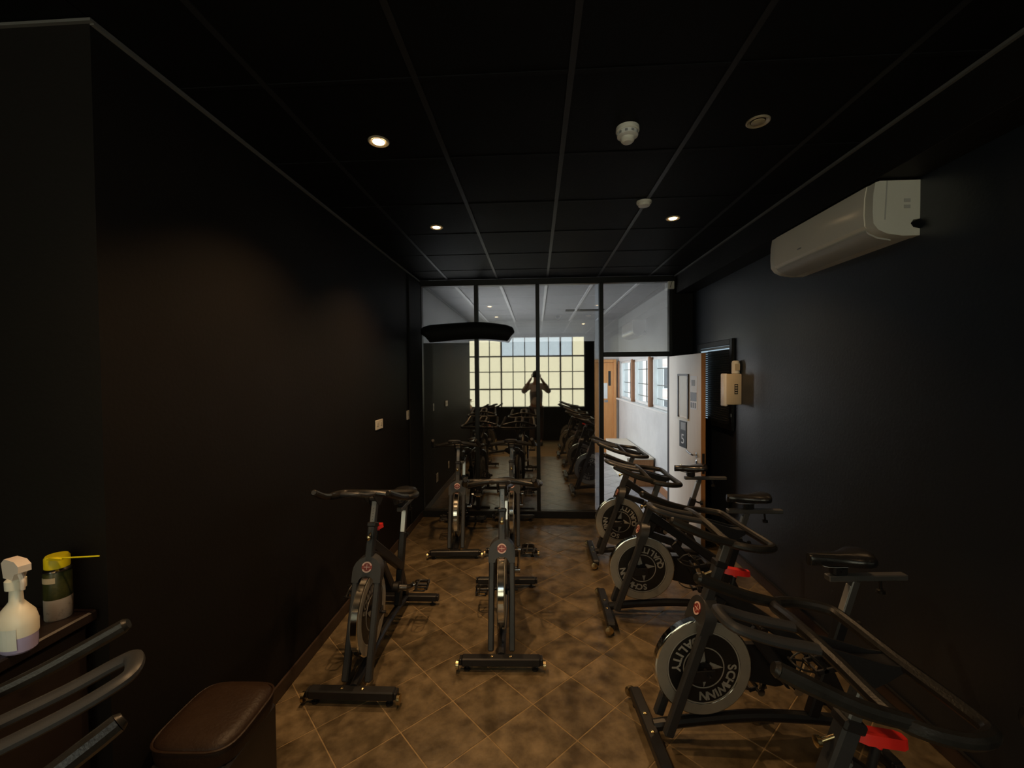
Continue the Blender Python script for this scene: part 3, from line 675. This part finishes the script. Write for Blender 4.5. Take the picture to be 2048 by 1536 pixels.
    bpy.data.objects.remove(so)
    def saddle():
        m = MB(); prof_ = [(-.145, .016, 0), (-.135, .024, 0), (-.08, .030, .0), (-.01, .042, -.002), (.05, .078, .004), (.09, .098, .010), (.118, .092, .012), (.135, .06, .010)]
        V = []; F = []; n = 14
        for (y, hw, dz) in prof_:
            for k in range(n):
                a = 2*PI*k/n; cx, sz = math.cos(a), math.sin(a)
                V.append((hw*cx*(1 if sz > 0 else .92), y, dz+(.030 if sz > 0 else .026)*math.copysign(abs(sz)**.7, sz)-(.006 if abs(cx) > .85 else 0)))
        for i in range(len(prof_)-1):
            for k in range(n): F.append((i*n+k, i*n+(k+1) % n, (i+1)*n+(k+1) % n, (i+1)*n+k))
        F += [tuple(range(n))[::-1], tuple((len(prof_)-1)*n+k for k in range(n))]
        return m.add(V, F)
    sd_ = part('sad', 'saddle', saddle, 'saddle', t, 60); sd_.location = (0, seat_u, .850)
    part('sadc', 'saddle_clamp', lambda: MB().box((0, .0, -.048), (.045, .07, .05), None, .008).cyl((-.035, 0, -.045), (.035, 0, -.045), .010), 'bike', sd_)
    for s in (-1, 1): part('sadr%d' % s, 'saddle_rail', lambda: MB().tube([(s*.012, -.11, -.015), (s*.020, -.06, -.03), (s*.020, .05, -.03), (s*.03, .10, -.012)], .0035, 8, sub=3), 'chrome', sd_)
    # chain guard, cranks, pedals
    def guard():
        pl = []
        for i in range(13): a = R(90+180*i/12); pl.append((.27+.062*math.cos(a), .352+.062*math.sin(a)))
        for i in range(13): a = R(270+180*i/12); pl.append((.64+.105*math.cos(a), .30+.105*math.sin(a)))
        return MB().prism(pl, lambda a, b: (-.088, a, b), lambda a, b: (-.060, a, b))
    part('gd', 'chain_guard', guard, 'bike', t)
    part('gd2', 'chain_guard_ring', lambda: MB().ring(.085, .092, -.0905, .003, 32, o=(.64, .30)), 'bike_grey', t)
    ca = R(crank)
    for s in (-1, 1):
        q = 1 if s > 0 else -1
        dy, dz = -math.cos(ca)*.17*q, math.sin(ca)*.17*q
        B = Vector((s*.10, .64, .30)); E_ = B+Vector((s*.008, dy, dz))
        ck = MB().bar(B, E_, .018, .030, .005).cyl(B-Vector((s*.04, 0, 0)), B+Vector((s*.012, 0, 0)), .022).cyl(E_-Vector((s*.010, 0, 0)), E_+Vector((s*.012, 0, 0)), .018).build('crank_arm', Mt['chrome'], t)
        pd = link('pedal', None, t) if False else part('pdl%d' % s, 'pedal', lambda: MB().bx(-.045, .045, -.045, -.034, -.012, .012, .002).bx(-.045, .045, .034, .045, -.012, .012, .002).bx(-.045, -.035, -.04, .04, -.010, .010, .002).bx(.035, .045, -.04, .04, -.010, .010, .002).cyl((-.055*s, 0, 0), (.045*s, 0, 0), .010), 'bike', t)
        pd.location = E_+Vector((s*.065, 0, 0)); pd.rotation_euler.x = R(12)
        part('tc', 'toe_cage', lambda: MB().tube([(-.036, -.04, .0), (-.036, -.09, .022), (-.024, -.115, .042), (.024, -.115, .042), (.036, -.09, .022), (.036, -.04, .0)], .0045, 8, sub=3).tube([(-.040, .0, .010), (-.036, -.03, .055), (0, -.045, .072), (.036, -.03, .055), (.040, 0, .010)], .005, 8, sub=3).tube([(-.012, -.115, .042), (-.008, -.08, .066), (0, -.045, .072)], .0045, 8, sub=2), 'rubber', pd)
        part('cr', 'pedal_reflector', lambda: MB().bx(-.025, .025, -.0475, -.045, -.007, .007), 'brass', pd, 0)
    return t
spin_bike((-.986, 2.19, 0), R(.5), 'spin bike facing the alcove side closest to the black wall with the sockets', 20, 200, .90, knob='red')
spin_bike((-.218, 2.482, 0), R(2), 'spin bike with front badge standing out in the middle of the tiled floor', 75, 78, .92)
spin_bike((-.775, 3.985, 0), R(4), 'spin bike in front of the mirror glass, beside the light switch wall', 140, 150, .84, slide=-.12)
spin_bike((-.245, 4.05, 0), R(2), 'spin bike against the mirror glass, behind the bike in the middle of the floor', 30, 60, .80, slide=-.19)
SIDE = 'spin bikes along the right wall'
spin_bike((.52, 4.04, 0), R(-90), 'spin bike parked beside the open studio door, flywheel lettering showing', -144-90, 100, .90, group=SIDE)
spin_bike((.49, 3.085, 0), R(-90), 'spin bike below the wall dispenser, second along the wall from the open studio door', -126-90, 70, .99, group=SIDE)
spin_bike((.525, 2.035, 0), R(-86), 'spin bike with small red knob below the air conditioner, third from the open studio door', -45-90, 105, .90, knob='red', group=SIDE)
spin_bike((.465, 1.12, 0), R(-88), 'spin bike with bright red knob, fourth along the wall from the open studio door', 10, 60, .92, knob='red', group=SIDE)
spin_bike((.55, .06, 0), R(-88), 'spin bike nearest the factory window on the air conditioner side, seen in the mirror glass', 60, 120, .9, group=SIDE)
spin_bike((-.88, .89, 0), R(134), 'spin bike turned diagonally beside the cabinet with the spray bottle', 60, 100, .9)

# ------------------------------------------------------------------ alcove: cabinet, bottle, can, stool
cb = empty('cabinet', (-1.76, .965, 0), 0, 'dark wooden cabinet in the alcove holding the spray bottle', 'cabinet')
MB().bx(-.34, .335, -.33, .335, .955, .99, .005).build('cabinet_top', Mt['cabinet'], cb)
MB().bx(-.32, .30, -.30, .33, .0, .955, .003).build('cabinet_body', Mt['cabinet'], cb)
for s in (0, 1):
    d_ = MB().bx(.30, .315, -.29+s*.31, .005+s*.31, .05, .94, .003).build('cabinet_door', Mt['cabinet'], cb)
    MB().bx(.315, .325, -.03+s*.06, -.015+s*.06, .5, .6, .002).build('handle', Mt['chrome'], d_)
sb = empty('spray_bottle', (-1.445, 1.10, .99), R(-18), 'milky trigger spray bottle of purple cleaner on the cabinet', 'bottle')
MB().lathe([(.050, 0), (.056, .006), (.057, .045)], seg=28, sy=.66).build('lower_body', Mt['liquid'], sb)
MB().lathe([(.057, .045), (.057, .075), (.050, .098), (.032, .118), (.020, .132), (.0175, .165), (.017, .185)], seg=28, sy=.70).build('upper_body', Mt['bottle'], sb)
MB().lathe([(.021, .168), (.0215, .192), (.016, .197)], seg=20).build('collar', Mt['bottle'], sb)
MB().prism([(-.030, .196), (.018, .196), (.030, .215), (.052, .222), (.052, .240), (.030, .250), (-.022, .250), (-.040, .236)], lambda a, b: (a, -.013, b), lambda a, b: (a, .013, b)).build('trigger_head', Mt['trigger'], sb)
MB().tube([(.026, 0, .214), (.040, 0, .195), (.038, 0, .170)], [.006, .006, .005], 8, sub=3).build('trigger', Mt['trigger'], sb)
MB().lathe([(.050, .012), (.0505, .070)], (.0, -.002, 0), seg=28, sy=.785).v
lbm = MB()
for i in range(10):
    a0, a1 = R(-150+12*i), R(-150+12*(i+1))
    r_ = .0585
    lbm.add([(r_*math.cos(a0), r_*.68*math.sin(a0), .015), (r_*math.cos(a1), r_*.68*math.sin(a1), .015), (r_*math.cos(a1), r_*.70*math.sin(a1), .072), (r_*math.cos(a0), r_*.70*math.sin(a0), .072)], [(0, 1, 2, 3)])
lbl = lbm.build('bottle_label', Mt['label_white'], sb)
can = empty('spray_can', (-1.50, 1.25, .99), 0, 'green and grey aerosol can with yellow cap and straw', 'can')
MB().lathe([(.031, 0), (.033, .004), (.033, .066)], seg=28).build('lower_label', Mt['can_pale'], can)
MB().lathe([(.033, .066), (.033, .143), (.031, .149)], seg=28).build('can_body', Mt['can_green'], can)
MB().lathe([(.031, .149), (.034, .151), (.034, .155), (.026, .163)], seg=28).build('can_shoulder', Mt['chrome'], can)
MB().lathe([(.030, .160), (.030, .190), (.026, .197)], seg=28).build('cap', Mt['yellow'], can)
MB().tube([(.0, -.028, .194), (.05, -.028, .199), (.17, -.028, .207)], .0022, 8).build('straw', Mt['yellow'], can)
MB().prism([(.012, -.002), (.052, -.001), (.052, .004), (.012, .007)], lambda a, b: (a, -.034, .194+b), lambda a, b: (a, -.023, .194+b)).build('nozzle', Mt['yellow'], can)
bnd = MB()
for i in range(8):
    a0, a1 = R(-130+10*i), R(-120+10*i)
    bnd.add([(.0335*math.cos(a), .0335*math.sin(a), z) for a, z in ((a0, .118), (a1, .118), (a1, .135), (a0, .135))], [(0, 1, 2, 3)])
bnd.build('can_emblem', Mt['beige'], can)
so_ = empty('padded_stool', (-1.235, 1.56, 0), R(2), 'low brown leather padded stool against the black wall', 'stool')
def cushion(w_, d_, z0, z1, r):
    m = MB(); pr = []
    for (k, z) in ((.80, z0), (.97, z0+.015), (1.0, (z0+z1)/2), (.985, z1-.022), (.93, z1-.006), (.70, z1+.004), (.1, z1+.006)): pr.append((k, z))
    V = []; F = []; n = 40
    for k, z in pr:
        for i in range(n):
            a = 2*PI*i/n; c, s = math.cos(a), math.sin(a); e = .45
            V.append((w_/2*k*math.copysign(abs(c)**e, c), d_/2*k*math.copysign(abs(s)**e, s), z))
    for i in range(len(pr)-1):
        for j in range(n): F.append((i*n+j, i*n+(j+1) % n, (i+1)*n+(j+1) % n, (i+1)*n+j))
    F += [tuple(range(n))[::-1], tuple((len(pr)-1)*n+k for k in range(n))]
    return m.add(V, F)
cushion(.31, .34, .36, .455, .05).build('seat_cushion', Mt['leather'], so_, 50)
m_ = MB(); pth = []
for i in range(40):
    a = 2*PI*i/40; c, s = math.cos(a), math.sin(a); pth.append((.155*math.copysign(abs(c)**.45, c), .170*math.copysign(abs(s)**.45, s), .437))
m_.tube(pth, .005, 6, closed=True).build('piping', Mt['leather'], so_)
MB().bx(-.14, .14, -.155, .155, .05, .37, .01).build('stool_body', Mt['cabinet'], so_)
for sx in (-1, 1):
    for sy in (-1, 1): MB().cyl((sx*.12, sy*.13, 0), (sx*.12, sy*.13, .055), .015).build('foot', Mt['black'], so_)

# ------------------------------------------------------------------ photographer, seen in the mirror glass
def skin(name, pts, edges, rad, m, parent, lv=2):
    me = bpy.data.meshes.new(name); me.from_pydata(pts, edges, []); me.materials.append(m)
    o = link(name, me, parent)
    me.skin_vertices.new() if hasattr(me, 'skin_vertices') and len(me.skin_vertices) == 0 and hasattr(me.skin_vertices, 'new') else None
    md = o.modifiers.new('skin', 'SKIN')
    if len(me.skin_vertices) == 0:
        bm = bmesh.new(); bm.from_mesh(me); bm.verts.layers.skin.verify(); bm.to_mesh(me); bm.free()
    for i, r in enumerate(rad):
        sv = me.skin_vertices[0].data[i]; sv.radius = r if isinstance(r, tuple) else (r, r); sv.use_root = (i == 0)
    md.use_smooth_shade = True
    su = o.modifiers.new('sub', 'SUBSURF'); su.levels = lv; su.render_levels = lv
    return o
pe = empty('person', (0, -.42, 0), 0, 'person in a pale grey hoodie raising a phone with both hands', 'person')
def V3(*a): return [tuple(p) for p in a]
body = [(0, 0, .98), (0, .01, 1.15), (0, 0, 1.36), (0, 0, 1.50), (0, .02, 1.60), (0, .05, 1.70), (0, .045, 1.79)]
be = [(0, 1), (1, 2), (2, 3), (3, 4), (4, 5), (5, 6)]; brd = [(.15, .10), (.135, .095), (.165, .105), (.10, .075), (.055, .055), (.075, .092), (.062, .078)]
for s in (-1, 1):
    n = len(body)
    body += [(s*.19, 0, 1.46), (s*.32, .13, 1.33), (s*.19, .31, 1.56), (s*.105, .375, 1.69)]
    be += [(3, n), (n, n+1), (n+1, n+2), (n+2, n+3)]; brd += [.062, .047, .035, (.03, .022)]
    n = len(body)
    body += [(s*.095, 0, .92), (s*.10, .03, .50), (s*.105, -.01, .09), (s*.11, .12, .04)]
    be += [(0, n), (n, n+1), (n+1, n+2), (n+2, n+3)]; brd += [.092, .06, .042, (.042, .03)]
skin('body', body, be, brd, Mt['skin'], pe)
up_ = [(0, 0, .93), (0, .01, 1.15), (0, 0, 1.36), (0, -.005, 1.50)]; ue = [(0, 1), (1, 2), (2, 3)]; ur = [(.175, .125), (.165, .12), (.19, .128), (.115, .095)]
for s in (-1, 1):
    n = len(up_); up_ += [(s*.195, 0, 1.465), (s*.325, .13, 1.33), (s*.20, .295, 1.545)]; ue += [(3, n), (n, n+1), (n+1, n+2)]; ur += [.082, .066, .052]
skin('hoodie', up_, ue, ur, Mt['hoodie'], pe)
tr_ = [(0, 0, .98)]; te = []; trr = [(.165, .115)]
for s in (-1, 1):
    n = len(tr_); tr_ += [(s*.095, 0, .90), (s*.10, .03, .50), (s*.105, -.01, .12)]; te += [(0, n), (n, n+1), (n+1, n+2)]; trr += [.11, .082, .07]
skin('trousers', tr_, te, trr, Mt['trousers'], pe)
for s in (-1, 1):
    MB().box((s*.11, .05, .045), (.10, .28, .09), None, .035, 3).build('shoe', Mt['black'], pe, 60)
    for k in range(4):
        z = 1.765-k*.021; x = s*.105
        skin('finger', V3((s*.10, .372, 1.715-k*.008), (s*.112, .395, z), (s*.098, .412, z+.004), (s*.078, .408, z+.004)), [(0, 1), (1, 2), (2, 3)], [.009, .0085, .008, .007], Mt['skin'], pe, 1)
    skin('thumb', V3((s*.105, .37, 1.69), (s*.095, .365, 1.715), (s*.07, .375, 1.73)), [(0, 1), (1, 2)], [.011, .0095, .008], Mt['skin'], pe, 1)
    MB().lathe([(.004, 0), (.020, .004), (.026, .02), (.018, .04), (.006, .045)], (s*.078-.0, .04, 1.70), 'z', 12, .45).build('ear', Mt['skin'], pe, 60)
    MB().lathe([(.003, -.010), (.010, -.006), (.012, 0), (.010, .006), (.003, .010)], (s*.032, .128, 1.735), 'y', 12).build('eye', Mt['print_white'], pe, 60)
MB().prism([(-.013, 1.69), (.013, 1.69), (.007, 1.735), (-.007, 1.735)], lambda a, b: (a, .125, b), lambda a, b: (a*.6, .152-(b-1.69)*.4, b)).build('nose', Mt['skin'], pe, 60)
MB().tube([(-.024, .125, 1.665), (0, .134, 1.662), (.024, .125, 1.665)], [.004, .006, .004], 8, sub=3).build('mouth', Mt['badge_pink'], pe, 60)
MB().lathe([(.088, 1.735), (.096, 1.76), (.095, 1.80), (.08, 1.84), (.045, 1.865), (.005, 1.872)], (0, .03, 0), 'z', 24, .95, 1.12).build('hair', Mt['hair'], pe, 60)
ph = empty('phone', (0, -.035, 1.735), 0, 'dark phone held up in both hands by the person', 'phone')
MB().bx(-.080, .080, -.005, .004, -.038, .038, .004, 2).build('phone_body', Mt['black'], ph)
MB().bx(-.074, .074, -.0062, -.005, -.034, .034).build('phone_screen', Mt['saddle'], ph, 0)
